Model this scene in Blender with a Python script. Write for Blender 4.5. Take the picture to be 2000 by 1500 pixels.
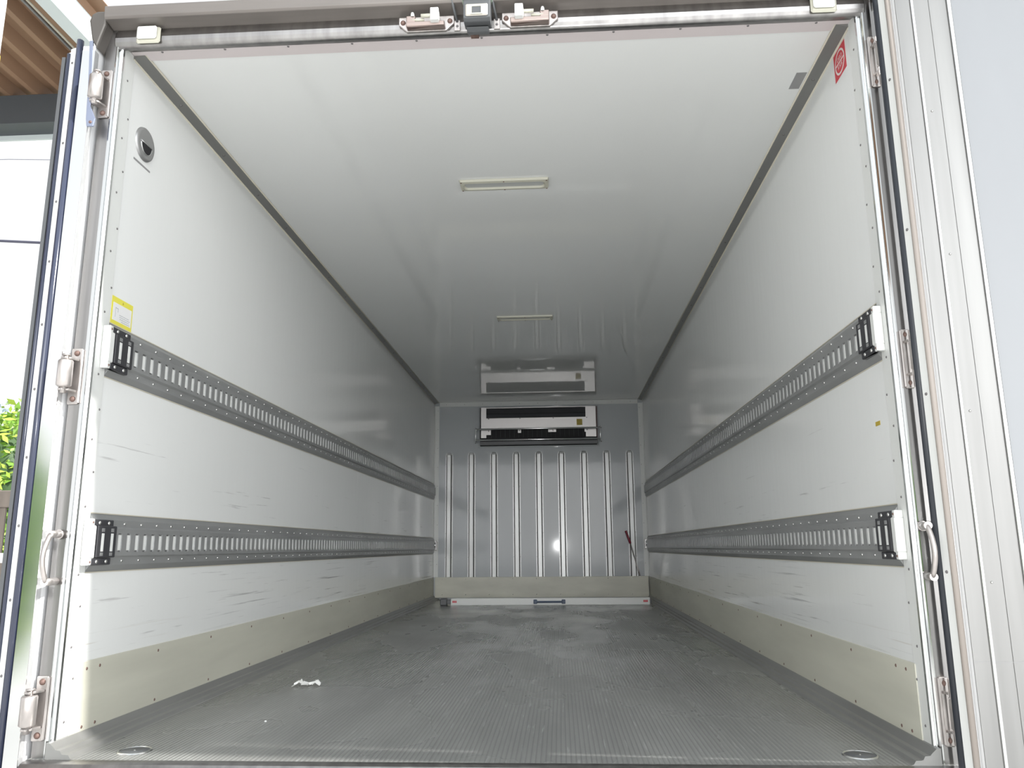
import bpy, math, random
from mathutils import Vector, Matrix
random.seed(7)
PI = math.pi
for o in list(bpy.data.objects): bpy.data.objects.remove(o)
S = bpy.context.scene; COL = S.collection
# ------------------------------------------------------------------ camera
CAMP = Vector((0.20886, -2.15897, 0.51349))
RT = Vector((0.99818195, 0.05971593, -0.00817337)); DN = Vector((-0.02004641, 0.20103755, -0.9793784)); FW = Vector((-0.05684134, 0.97776168, 0.20186915))
cd = bpy.data.cameras.new('camera'); cam = bpy.data.objects.new('camera', cd); COL.objects.link(cam)
UP = -DN; BK = -FW
cam.matrix_world = Matrix(((RT.x, UP.x, BK.x, CAMP.x), (RT.y, UP.y, BK.y, CAMP.y), (RT.z, UP.z, BK.z, CAMP.z), (0, 0, 0, 1)))
cd.sensor_width = 36; cd.sensor_fit = 'HORIZONTAL'; cd.lens = 1549.65/2000*36; cd.clip_start = .02; cd.clip_end = 300
S.camera = cam
# ------------------------------------------------------------------ sky, sun, flash, exposure
S.view_settings.view_transform = 'Standard'; S.view_settings.look = 'None'; S.view_settings.gamma = 1
S.view_settings.use_curve_mapping = False; S.view_settings.exposure = 1.0
w = bpy.data.worlds.new('overcast_sky'); S.world = w; w.use_nodes = True
nt = w.node_tree; nt.nodes.clear()
tc = nt.nodes.new('ShaderNodeTexCoord'); sp = nt.nodes.new('ShaderNodeSeparateXYZ'); rp = nt.nodes.new('ShaderNodeValToRGB')
bg = nt.nodes.new('ShaderNodeBackground'); wo = nt.nodes.new('ShaderNodeOutputWorld')
rp.color_ramp.elements[0].position = 0.0; rp.color_ramp.elements[0].color = (1, 1, 1, 1)
rp.color_ramp.elements[1].position = 1.0; rp.color_ramp.elements[1].color = (.88, .95, 1.0, 1)
nt.links.new(tc.outputs['Generated'], sp.inputs[0]); nt.links.new(sp.outputs['Z'], rp.inputs[0]); nt.links.new(rp.outputs[0], bg.inputs[0])
# hazy white sky, with an added low glow behind the viewer for the interior
SKY, LOBE, LEXP, LDIR = .60, 3.4, 12, Vector((.22, -1, .10)).normalized()
dt = nt.nodes.new('ShaderNodeVectorMath'); dt.operation = 'DOT_PRODUCT'; dt.inputs[1].default_value = LDIR
mx = nt.nodes.new('ShaderNodeMath'); mx.operation = 'MAXIMUM'; mx.inputs[1].default_value = 0
pw = nt.nodes.new('ShaderNodeMath'); pw.operation = 'POWER'; pw.inputs[1].default_value = LEXP
ml = nt.nodes.new('ShaderNodeMath'); ml.operation = 'MULTIPLY_ADD'; ml.inputs[1].default_value = LOBE; ml.inputs[2].default_value = SKY
nt.links.new(tc.outputs['Generated'], dt.inputs[0]); nt.links.new(dt.outputs['Value'], mx.inputs[0]); nt.links.new(mx.outputs[0], pw.inputs[0])
nt.links.new(pw.outputs[0], ml.inputs[0]); nt.links.new(ml.outputs[0], bg.inputs[1]); nt.links.new(bg.outputs[0], wo.inputs[0])
sd = bpy.data.lights.new('sun', 'SUN'); sd.energy = 3.2; sd.angle = math.radians(1.2); sd.color = (1, .975, .93)
sun = bpy.data.objects.new('sun', sd); COL.objects.link(sun)
sdir = Vector((-1, 0.088, -0.95)).normalized()          # light travels from the right, slightly from behind the viewer
sun.rotation_euler = sdir.to_track_quat('-Z', 'Y').to_euler(); sun.location = (8, -2, 8)
fd = bpy.data.lights.new('camera_flash', 'AREA'); fd.energy = 7; fd.shape = 'RECTANGLE'; fd.size = .03; fd.size_y = .02
fl = bpy.data.objects.new('camera_flash', fd); COL.objects.link(fl)      # the photographer's own flash, beside the lens
fl.matrix_world = cam.matrix_world.copy(); fl.location = CAMP + UP*.03 - RT*.03 + FW*.02

# ------------------------------------------------------------------ materials
def mat(name, col, rough=.5, metal=0, spec=.5, noise=None, bump=None, coat=0, emit=None, extra=None):
    """noise=(scale xyz, amount, detail)  bump=(scale xyz, strength, distance)"""
    m = bpy.data.materials.new(name); m.use_nodes = True; n = m.node_tree; b = n.nodes['Principled BSDF']
    b.inputs['Base Color'].default_value = (*col, 1); b.inputs['Roughness'].default_value = rough
    b.inputs['Metallic'].default_value = metal; b.inputs['Specular IOR Level'].default_value = spec
    b.inputs['Coat Weight'].default_value = coat; b.inputs['Coat Roughness'].default_value = .05
    if emit: b.inputs['Emission Color'].default_value = (*emit[0], 1); b.inputs['Emission Strength'].default_value = emit[1]
    L = n.links.new
    if noise or bump:
        tc = n.nodes.new('ShaderNodeTexCoord')
    if noise:
        mp = n.nodes.new('ShaderNodeMapping'); mp.inputs['Scale'].default_value = noise[0]
        nz = n.nodes.new('ShaderNodeTexNoise'); nz.inputs['Scale'].default_value = 1; nz.inputs['Detail'].default_value = 5
        L(tc.outputs['Object'], mp.inputs[0]); L(mp.outputs[0], nz.inputs['Vector'])
        r = n.nodes.new('ShaderNodeValToRGB'); a = noise[1]
        r.color_ramp.elements[0].position = .3; r.color_ramp.elements[1].position = .72
        r.color_ramp.elements[0].color = (*[c*(1-a) for c in col], 1); r.color_ramp.elements[1].color = (*[min(1, c*(1+a*.6)) for c in col], 1)
        L(nz.outputs['Fac'], r.inputs[0]); L(r.outputs[0], b.inputs['Base Color'])
    if bump:
        mp2 = n.nodes.new('ShaderNodeMapping'); mp2.inputs['Scale'].default_value = bump[0]
        nz2 = n.nodes.new('ShaderNodeTexNoise'); nz2.inputs['Scale'].default_value = 1; nz2.inputs['Detail'].default_value = 3
        L(tc.outputs['Object'], mp2.inputs[0]); L(mp2.outputs[0], nz2.inputs['Vector'])
        bp = n.nodes.new('ShaderNodeBump'); bp.inputs['Strength'].default_value = bump[1]; bp.inputs['Distance'].default_value = bump[2]
        L(nz2.outputs['Fac'], bp.inputs['Height']); L(bp.outputs[0], b.inputs['Normal'])
    return m

def wall_mat(name, col, side=True, rough=.10, spec=.9):
    """glossy white fibreglass lining, with scuffs along the lower metre"""
    m = mat(name, col, rough, 0, .5)
    n = m.node_tree; b = n.nodes['Principled BSDF']; L = n.links.new; b.inputs['Specular IOR Level'].default_value = .5 if side else spec
    tc = n.nodes.new('ShaderNodeTexCoord')
    def noise(scale, detail=4, rgh=.5):
        mp = n.nodes.new('ShaderNodeMapping'); mp.inputs['Scale'].default_value = scale
        nz = n.nodes.new('ShaderNodeTexNoise'); nz.inputs['Scale'].default_value = 1; nz.inputs['Detail'].default_value = detail; nz.inputs['Roughness'].default_value = rgh
        L(tc.outputs['Object'], mp.inputs[0]); L(mp.outputs[0], nz.inputs['Vector']); return nz.outputs['Fac']
    def ramp(src, p0, p1, v0, v1):
        r = n.nodes.new('ShaderNodeMapRange'); r.inputs[1].default_value = p0; r.inputs[2].default_value = p1
        r.inputs[3].default_value = v0; r.inputs[4].default_value = v1; L(src, r.inputs[0]); return r.outputs[0]
    def mul(a, c):
        x = n.nodes.new('ShaderNodeMath'); x.operation = 'MULTIPLY'; L(a, x.inputs[0])
        if isinstance(c, float): x.inputs[1].default_value = c
        else: L(c, x.inputs[1])
        return x.outputs[0]
    def mixc(f, a, c):
        x = n.nodes.new('ShaderNodeMix'); x.data_type = 'RGBA'; L(f, x.inputs[0])
        if isinstance(a, tuple): x.inputs[6].default_value = (*a, 1)
        else: L(a, x.inputs[6])
        x.inputs[7].default_value = (*c, 1); return x.outputs[2]
    cloud = ramp(noise((1.3, 1.3, 1.3), 3), .3, .7, 0, .35)
    c = mixc(cloud, col, tuple(x*.93 for x in col))
    if side:
        spx = n.nodes.new('ShaderNodeSeparateXYZ'); L(tc.outputs['Object'], spx.inputs[0]); z = spx.outputs['Z']
        low = mul(ramp(z, .50, .36, 0, 1), ramp(z, .2, .26, .3, 1))
        sc = mul(mul(ramp(noise((1, 1.4, 95), 6, .62), .585, .66, 0, 1), ramp(noise((1, 1.1, 2.2), 3), .45, .60, 0, 1)), low)
        c = mixc(mul(sc, .75), c, (.26, .26, .27))
        brown = mul(mul(ramp(noise((3, .8, 60), 5, .6), .60, .68, 0, 1), ramp(z, .30, .26, 0, 1)), .5)
        c = mixc(brown, c, (.42, .34, .24))
        mid = mul(mul(ramp(noise((5, 2.3, 70), 4, .6), .66, .72, 0, 1), ramp(z, .95, .85, 0, 1)), .45)
        c = mixc(mid, c, (.38, .37, .37))
    L(c, b.inputs['Base Color'])
    L(ramp(noise((2, 2, 2), 3), .3, .7, rough*.7, rough*1.3), b.inputs['Roughness'])
    bp = n.nodes.new('ShaderNodeBump'); bp.inputs['Strength'].default_value = .05 if side else 0; bp.inputs['Distance'].default_value = .01
    L(noise((2, 18, 2.5) if side else (9, 2, 2), 3), bp.inputs['Height']); 
    if side: L(bp.outputs[0], b.inputs['Normal'])
    return m

M = {}
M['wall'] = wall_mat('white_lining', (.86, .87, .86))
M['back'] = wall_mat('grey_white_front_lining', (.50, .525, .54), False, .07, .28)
M['ceil'] = wall_mat('white_ceiling_lining', (.85, .86, .85), False, .045)
M['shell'] = mat('white_body_paint', (.78, .79, .80), .3)
M['cream'] = mat('cream_kick_plate', (.63, .62, .53), .42, noise=((3, 1.2, 9), .12, 3))
M['steel'] = mat('stainless_steel', (.36, .35, .345), .30, 1, noise=((30, 30, 1.2), .25, 4), bump=((60, 60, 1), .08, .002))
M['polish'] = mat('polished_steel', (.78, .79, .79), .09, 1)
M['alu'] = mat('brushed_aluminium', (.27, .268, .262), .42, .75, noise=((14, 14, .9), .18, 4))
M['alu2'] = mat('bright_aluminium', (.85, .86, .86), .2, 1)
M['dkalu'] = mat('dull_grey_trim', (.28, .28, .27), .42, .3, noise=((6, 1, 6), .2, 3))
M['rail'] = mat('galvanised_rail_grey', (.36, .365, .365), .36, .35, noise=((9, 2, 9), .14, 3))
M['white'] = mat('white_plastic', (.76, .77, .75), .35)
M['lens'] = mat('pale_lamp_lens', (.50, .51, .50), .18)
M['ivory'] = mat('ivory_plastic', (.56, .55, .46), .35)
M['black'] = mat('black_steel', (.045, .045, .05), .38)
M['dark'] = mat('dark_void', (.012, .012, .014), .7)
M['fin'] = mat('dark_grille', (.06, .062, .068), .5)
M['dkgrey'] = mat('dark_grey_plate', (.11, .115, .12), .4)
M['rubber'] = mat('navy_black_rubber', (.035, .042, .075), .17, spec=.8)
M['rubber2'] = mat('black_rubber', (.028, .032, .04), .38)
M['gasket2'] = mat('beige_rubber', (.36, .32, .29), .45)
M['rivet'] = mat('dull_rivet', (.20, .19, .19), .5, .5)
M['rivetb'] = mat('bright_rivet', (.62, .62, .60), .25, .9)
M['rust'] = mat('rusty_bolt', (.20, .13, .11), .6, .4, noise=((90, 90, 90), .4, 3))
M['seal'] = mat('beige_sealant', (.56, .53, .44), .5)
M['zinc'] = mat('worn_zinc', (.58, .54, .52), .34, .8, noise=((40, 40, 12), .3, 4))
M['yellow'] = mat('yellow_print', (.80, .74, .10), .5)
M['paper'] = mat('white_label_paper', (.82, .82, .82), .5)
M['ink'] = mat('grey_ink', (.42, .44, .46), .6)
M['red'] = mat('red_print', (.62, .05, .07), .45)
M['pink'] = mat('faded_white_print', (.80, .72, .70), .5)
M['grip'] = mat('dark_red_grip', (.22, .012, .03), .4)
M['blue'] = mat('dark_blue_plastic', (.018, .045, .10), .4)
M['tape'] = mat('grey_tape', (.30, .30, .30), .5)
M['ochre'] = mat('ochre_tag', (.48, .36, .05), .5)
M['scrap'] = mat('white_scrap', (.82, .82, .80), .6)
M['ground'] = mat('pale_concrete', (.55, .55, .545), .8, noise=((.5, .5, .5), .2, 4), bump=((20, 20, 20), .3, .01))
M['brown'] = mat('brown_roof_sheet', (.29, .175, .105), .55, noise=((2, .6, 2), .2, 3))
M['beam'] = mat('dark_grey_girder', (.075, .085, .095), .55)
M['fascia'] = mat('white_painted_beam', (.62, .68, .68), .4)
M['wood'] = mat('weathered_brown_timber', (.20, .17, .145), .75, noise=((8, 8, 1.5), .3, 4))
M['leaf'] = mat('leaf_green', (.20, .38, .05), .5, noise=((5, 5, 5), .45, 3))
M['leaf2'] = mat('leaf_yellow_green', (.40, .55, .08), .5)
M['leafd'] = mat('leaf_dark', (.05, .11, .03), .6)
M['bark'] = mat('bark', (.12, .09, .06), .8)
M['cable'] = mat('cable_black', (.06, .06, .09), .6)
for k in ('leaf', 'leaf2'):
    b = M[k].node_tree.nodes['Principled BSDF']; b.inputs['Subsurface Weight'].default_value = .0
# ribbed floor
def floor_mat():
    m = mat('ribbed_grey_floor', (.15, .155, .155), .30, .2); n = m.node_tree; b = n.nodes['Principled BSDF']; L = n.links.new
    tc = n.nodes.new('ShaderNodeTexCoord'); mp = n.nodes.new('ShaderNodeMapping'); mp.inputs['Scale'].default_value = (1, 0, 0)
    wv = n.nodes.new('ShaderNodeTexWave'); wv.bands_direction = 'X'; wv.inputs['Scale'].default_value = 1/.0125/3.1831*1.0; wv.wave_profile = 'SIN'
    L(tc.outputs['Object'], mp.inputs[0]); L(mp.outputs[0], wv.inputs['Vector'])
    bp = n.nodes.new('ShaderNodeBump'); bp.inputs['Strength'].default_value = .45; bp.inputs['Distance'].default_value = .0022
    L(wv.outputs['Fac'], bp.inputs['Height']); L(bp.outputs[0], b.inputs['Normal'])
    def nz(scale, d):
        p = n.nodes.new('ShaderNodeMapping'); p.inputs['Scale'].default_value = scale
        q = n.nodes.new('ShaderNodeTexNoise'); q.inputs['Scale'].default_value = 1; q.inputs['Detail'].default_value = d
        L(tc.outputs['Object'], p.inputs[0]); L(p.outputs[0], q.inputs['Vector']); return q.outputs['Fac']
    r1 = n.nodes.new('ShaderNodeValToRGB'); r1.color_ramp.elements[0].position = .33; r1.color_ramp.elements[1].position = .70
    r1.color_ramp.elements[0].color = (.25, .253, .243, 1); r1.color_ramp.elements[1].color = (.37, .375, .36, 1)
    L(nz((3.2, .55, 1), 6), r1.inputs[0])
    r2 = n.nodes.new('ShaderNodeMapRange'); r2.inputs[1].default_value = .62; r2.inputs[2].default_value = .74; r2.inputs[3].default_value = 0; r2.inputs[4].default_value = .6
    L(nz((85, 5, 1), 5), r2.inputs[0])
    mx = n.nodes.new('ShaderNodeMix'); mx.data_type = 'RGBA'; L(r2.outputs[0], mx.inputs[0]); L(r1.outputs[0], mx.inputs[6]); mx.inputs[7].default_value = (.52, .53, .52, 1)
    # dark line painted along every rib valley
    r4 = n.nodes.new('ShaderNodeMapRange'); r4.inputs[1].default_value = 0; r4.inputs[2].default_value = .35; r4.inputs[3].default_value = .35; r4.inputs[4].default_value = 0
    L(wv.outputs['Fac'], r4.inputs[0])
    mx2 = n.nodes.new('ShaderNodeMix'); mx2.data_type = 'RGBA'; L(r4.outputs[0], mx2.inputs[0]); L(mx.outputs[2], mx2.inputs[6]); mx2.inputs[7].default_value = (.09, .09, .09, 1)
    L(mx2.outputs[2], b.inputs['Base Color'])
    r3 = n.nodes.new('ShaderNodeMapRange'); r3.inputs[1].default_value = .35; r3.inputs[2].default_value = .65; r3.inputs[3].default_value = .16; r3.inputs[4].default_value = .36
    L(nz((2, 1, 1), 4), r3.inputs[0]); L(r3.outputs[0], b.inputs['Roughness'])
    return m
M['floor'] = floor_mat()

# ------------------------------------------------------------------ mesh builder
class MB:
    def __init__(s): s.v = []; s.f = []; s.sm = []
    def add(s, vs, fs, smooth=False):
        o = len(s.v); s.v += [tuple(v) for v in vs]; s.f += [tuple(i+o for i in f) for f in fs]; s.sm += [smooth]*len(fs); return s
    def box(s, x0, x1, y0, y1, z0, z1, T=None, b=0):
        x0, x1 = min(x0, x1), max(x0, x1); y0, y1 = min(y0, y1), max(y0, y1); z0, z1 = min(z0, z1), max(z0, z1)
        if b:
            b = min(b, (x1-x0)*.45, (y1-y0)*.45, (z1-z0)*.45)
            c = [(x0+b, y0), (x1-b, y0), (x1, y0+b), (x1, y1-b), (x1-b, y1), (x0+b, y1), (x0, y1-b), (x0, y0+b)]
            ci = [(x0+b, y0+b), (x1-b, y0+b), (x1-b, y0+b), (x1-b, y1-b), (x1-b, y1-b), (x0+b, y1-b), (x0+b, y1-b), (x0+b, y0+b)]
            vs = [(p[0], p[1], z0) for p in ci]+[(p[0], p[1], z0+b) for p in c]+[(p[0], p[1], z1-b) for p in c]+[(p[0], p[1], z1) for p in ci]
            fs = [(r*8+i, r*8+(i+1) % 8, (r+1)*8+(i+1) % 8, (r+1)*8+i) for r in range(3) for i in range(8)]
            fs += [(6, 5, 3, 1), (25, 27, 29, 31)]
            fs = [f for f in fs]
        else:
            vs = [(x, y, z) for z in (z0, z1) for y in (y0, y1) for x in (x0, x1)]
            fs = [(0, 2, 3, 1), (4, 5, 7, 6), (0, 1, 5, 4), (2, 6, 7, 3), (0, 4, 6, 2), (1, 3, 7, 5)]
        if T: vs = [T(v) for v in vs]
        return s.add(vs, fs)
    def prism(s, poly, a, b, axis, T=None, cap=True, smooth=False):
        """poly of 2-tuples in the two other axes (x,y order), extruded along axis from a to b"""
        n = len(poly)
        def mk(p, t): return (t, p[0], p[1]) if axis == 0 else (p[0], t, p[1]) if axis == 1 else (p[0], p[1], t)
        vs = [mk(p, a) for p in poly]+[mk(p, b) for p in poly]
        if T: vs = [T(v) for v in vs]
        s.add(vs, [(i, (i+1) % n, n+(i+1) % n, n+i) for i in range(n)], smooth)
        if cap: s.add(vs, [tuple(range(n-1, -1, -1)), tuple(range(n, 2*n))])
        return s
    def tube(s, pts, r, seg=12, caps=True, r2=None):
        pts = [Vector(p) for p in pts]; rings = []
        up = None
        for i, p in enumerate(pts):
            d = (pts[min(i+1, len(pts)-1)]-pts[max(i-1, 0)]).normalized()
            if up is None: up = Vector((0, 0, 1)) if abs(d.z) < .9 else Vector((1, 0, 0))
            a = d.cross(up).normalized(); bb = a.cross(d).normalized(); up = bb
            rr = r if r2 is None else r+(r2-r)*i/(len(pts)-1)
            rings.append([p+a*rr*math.cos(2*PI*k/seg)+bb*rr*math.sin(2*PI*k/seg) for k in range(seg)])
        vs = [v for R in rings for v in R]
        fs = [(i*seg+k, i*seg+(k+1) % seg, (i+1)*seg+(k+1) % seg, (i+1)*seg+k) for i in range(len(pts)-1) for k in range(seg)]
        s.add(vs, fs, True)
        if caps: s.add(vs, [tuple(range(seg-1, -1, -1)), tuple(range((len(pts)-1)*seg, len(pts)*seg))])
        return s
    def lathe(s, prof, c, ax, seg=32, a0=0, a1=2*PI, closed=True):
        """prof (radius, height along ax) around centre c"""
        ax = Vector(ax).normalized(); u = Vector((0, 0, 1)) if abs(ax.z) < .9 else Vector((0, 1, 0))
        e1 = ax.cross(u).normalized(); e2 = ax.cross(e1).normalized(); c = Vector(c)
        n = seg if closed else seg+1
        vs = [c+ax*h+(e1*math.cos(a0+(a1-a0)*k/seg)+e2*math.sin(a0+(a1-a0)*k/seg))*r for r, h in prof for k in range(n)]
        fs = [(i*n+k, i*n+(k+1) % n, (i+1)*n+(k+1) % n, (i+1)*n+k) for i in range(len(prof)-1) for k in range(seg)]
        return s.add(vs, fs, True)
    def build(s, name, m, parent=None, bevel=0):
        me = bpy.data.meshes.new(name); me.from_pydata(s.v, [], s.f); me.update()
        for p, q in zip(me.polygons, s.sm): p.use_smooth = q
        ms = m if isinstance(m, (list, tuple)) else [m]
        for x in ms: me.materials.append(x if not isinstance(x, str) else M[x])
        import bmesh
        bm = bmesh.new(); bm.from_mesh(me); bmesh.ops.remove_doubles(bm, verts=bm.verts, dist=1e-6); bmesh.ops.recalc_face_normals(bm, faces=bm.faces); bm.to_mesh(me); bm.free()
        o = bpy.data.objects.new(name, me); COL.objects.link(o)
        if parent is not None:
            o.parent = parent; o.matrix_parent_inverse = Matrix.Translation(-Vector(parent.location)) if parent.type == 'EMPTY' else Matrix()
        if bevel:
            bv = o.modifiers.new('bevel', 'BEVEL'); bv.width = bevel; bv.segments = 2; bv.limit_method = 'ANGLE'
        return o
def tag(o, label=None, cat=None, group=None, kind=None):
    if label: o['label'] = label
    if cat: o['category'] = cat
    if group: o['group'] = group
    if kind: o['kind'] = kind
    return o
def thing(name, label, cat, loc=(0, 0, 0), group=None):
    o = bpy.data.objects.new(name, None); o.empty_display_size = .05; COL.objects.link(o); o.location = loc
    return tag(o, label, cat, group)
def struct(o, label=None, cat='setting'): return tag(o, label, cat, None, 'structure')
def clone(src, parent, loc, name=None):
    c = src.copy(); COL.objects.link(c); c.parent = parent; c.location = loc
    return c
def copy_tree(o, parent=None):
    c = o.copy(); COL.objects.link(c)
    if parent is not None: c.parent = parent
    for ch in list(o.children): copy_tree(ch, c)
    return c
def dots(pts, r, h, ax, name, m, parent, label=None):
    """small rivets or screws: one mesh, copied to every spot as its own child"""
    out = []; base = None
    for p in pts:
        if base is None:
            mb = MB(); mb.lathe([(0, h), (r*.55, h*.92), (r*.9, h*.5), (r, 0)], (0, 0, 0), ax, 10)
            base = mb.build(name, m); o = base
        else:
            o = base.copy(); COL.objects.link(o)
        o.parent = parent; o.matrix_parent_inverse = Matrix.Identity(4)
        pl = Vector(parent.location) if parent.type == 'EMPTY' else Vector()
        o.location = Vector(p)-pl; out.append(o)
        if label: o['label'] = label
    return out

HW = 1.10; L = 6.15; H = 2.04
# ================================================================== THE SETTING
fl_ = MB().box(-1.145, 1.145, -.085, L+.05, -.06, 0); floor = struct(fl_.build('floor', 'floor'), 'ribbed grey metal floor of the cargo box', 'floor')
wl = struct(MB().box(-1.145, -HW, 0, L, 0, H+.02).build('wall_left', 'wall'), 'glossy white left wall of the cargo box', 'wall')
wr = struct(MB().box(HW, 1.145, 0, L, 0, H+.02).build('wall_right', 'wall'), 'glossy white right wall of the cargo box', 'wall')
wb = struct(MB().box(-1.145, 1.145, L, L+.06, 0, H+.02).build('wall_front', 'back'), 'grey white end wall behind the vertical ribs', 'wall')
cl = struct(MB().box(-1.145, 1.145, 0, L+.06, H, H+.07).build('ceiling', 'ceil'), 'glossy white ceiling of the cargo box', 'ceiling')
# outside skins of the body and underframe
sk = MB()
sk.box(-1.15, -1.1455, 0, L+.06, -.3, 2.11); sk.box(1.1455, 1.15, 0, L+.06, -.3, 2.11); sk.box(-1.15, 1.15, L+.0605, L+.065, -.3, 2.11); sk.box(-1.15, 1.15, -.02, L+.06, 2.111, 2.118)
struct(sk.build('trim_1', 'shell'), 'white outer skin of the truck body', 'body skin')
# sill at the floor edge
sm = MB(); sm.prism([(-.118, -.10), (-.118, -.012), (-.112, -.004), (-.10, -.001), (-.086, 0), (-.086, -.10)], -1.145, 1.145, 0)
struct(sm.build('trim_2', 'steel'), 'stainless sill along the rear edge of the floor', 'sill')
# floor side kerbs and kick plates
for s, nm in ((-1, 'left'), (1, 'right')):
    pr = [(1.10, .0), (1.10, .038), (1.090, .037), (1.078, .026), (1.074, .0215), (1.062, .0205), (1.057, .012), (1.052, .011), (1.040, .0105), (1.034, .002), (1.028, 0)]
    o = MB().prism([(s*a, z) for a, z in pr], -.084, L, 1).build('trim_%d' % (3 if s < 0 else 4), 'dkalu'); struct(o, 'dark stepped kerb along the floor, %s side' % nm, 'kerb')
    bb = MB(); bb.box(s*(HW-.006), s*HW, .0, L, .036, .218)
    b = struct(bb.build('baseboard_'+nm, 'cream', bevel=.001), 'cream kick plate screwed along the foot of the %s wall' % nm, 'kick plate')
    pts = []
    ys = [.055, .118]+[.45+.395*k for k in range(15)]
    for y in ys: pts += [(s*(HW-.006), y, .198), (s*(HW-.006), y, .048)]
    dots(pts, .0045, .002, (-s, 0, 0), 'screw', 'rust', b)
b = struct(MB().box(-1.075, 1.085, L-.048, L-.042, .02, .222).build('baseboard_front', 'cream', bevel=.001), 'cream kick plate across the end wall', 'kick plate')
dots([(-1.0+.24*k, L-.048, z) for k in range(9) for z in (.205, .05)], .0045, .002, (0, -1, 0), 'screw', 'rivetb', b)
# ceiling corner trims
for s, nm in ((-1, 'left'), (1, 'right')):
    pr = [(1.10, 2.04), (1.10, 2.0275), (1.0965, 2.0250), (1.060, 2.0365), (1.063, 2.04)]
    o = struct(MB().prism([(s*a, z) for a, z in pr], .0, L, 1).build('trim_%d' % (5 if s < 0 else 6), 'dkalu'), 'dark grey cove strip where the ceiling meets the %s wall' % nm, 'cove strip')
    g = MB(); g.tube([(s*1.0985, .0, 2.0255), (s*1.0985, L, 2.0255)], .0035, 6); g.tube([(s*1.0595, .0, 2.0385), (s*1.0595, L, 2.0385)], .0035, 6)
    g.build('sealant_bead', 'seal', o)
    dots([(s*1.0795, .28+.36*k, 2.0304) for k in range(16)], .005, .003, (-s*.3, 0, -.95), 'rivet', 'rivet', o)
# upright and horizontal corner strips at the end wall
for s, nm in ((-1, 'left'), (1, 'right')):
    q = MB(); q.box(s*1.052, s*1.10, L-.003, L, .222, 2.0); q.box(s*1.0965, s*1.10, L-.035, L, .222, 2.0)
    o = struct(q.build('trim_%d' % (7 if s < 0 else 8), 'white', bevel=.001), 'white corner strip, %s end of the end wall' % nm, 'corner strip')
    dots([(s*1.066, L-.003, .35+.2*k) for k in range(9)], .003, .002, (0, -1, 0), 'rivet', 'rivet', o)
q = MB(); q.box(-1.05, 1.05, L-.003, L, 1.992, 2.04); q.box(-1.05, 1.05, L-.04, L, 2.037, 2.04)
o = struct(q.build('trim_9', 'white', bevel=.001), 'white strip where the ceiling meets the end wall', 'corner strip')
dots([(-.98+.0978*2*k, L-.003, 2.016) for k in range(11)], .003, .002, (0, -1, 0), 'rivet', 'rivet', o)

# ---- rear frame: jamb strips, posts, header
JZ = [1.935, 1.742, 1.565, 1.379, 1.193, 1.008, .821, .634, .451, .263, .076]
JZ2 = [1.817, 1.642, 1.458, 1.273, 1.093, .909, .731, .547, .367, .181]
for s, nm in ((-1, 'left'), (1, 'right')):
    jx = 1.0975 if s < 0 else 1.0965; off = -.006 if s < 0 else -.007
    j = struct(MB().box(s*jx, s*1.104, -.052, .008, .0, 2.036).build('trim_%d' % (10 if s < 0 else 11), 'white', bevel=.001), 'white riveted jamb strip, %s side of the door opening' % nm, 'jamb strip')
    dots([(s*jx, -.022, z) for z in JZ]+[(s*jx, .0, z) for z in JZ2], .0035, .0022, (-s, 0, 0), 'rivet', 'rivet', j)
    # polished stepped lip
    pr = [(1.104, -.046), (1.100, -.053), (1.1015, -.060), (1.106, -.0625), (1.108, -.058), (1.111, -.058), (1.112, -.066), (1.1155, -.0705), (1.119, -.070), (1.119, -.02), (1.104, -.02)]
    g = struct(MB().prism([(s*(a+off), y) for a, y in pr], -.02, 2.035, 2).build('trim_%d' % (12 if s < 0 else 13), 'polish'), 'polished stepped lip of the %s door post' % nm, 'door lip')
    pr = [(1.119+off, -.070), (1.145, -.070), (1.150, -.066), (1.150, 0), (1.119+off, 0)]
    g = struct(MB().prism([(s*a, y) for a, y in pr], -.35, 2.10, 2).build('trim_%d' % (14 if s < 0 else 15), 'steel'), 'brushed stainless rear post, %s side' % nm, 'door post')
# ceiling lip strip (pinkish) + seat
j = struct(MB().box(-1.097, 1.097, -.035, .03, 2.036, 2.042).build('trim_16', mat('pinkish_strip', (.66, .60, .60), .3)), 'riveted strip along the ceiling edge at the door', 'ceiling strip')
dots([(-1.0+.2*k, -.012, 2.036) for k in range(11)], .004, .0022, (0, 0, -1), 'rivet', 'rivet', j)
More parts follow.
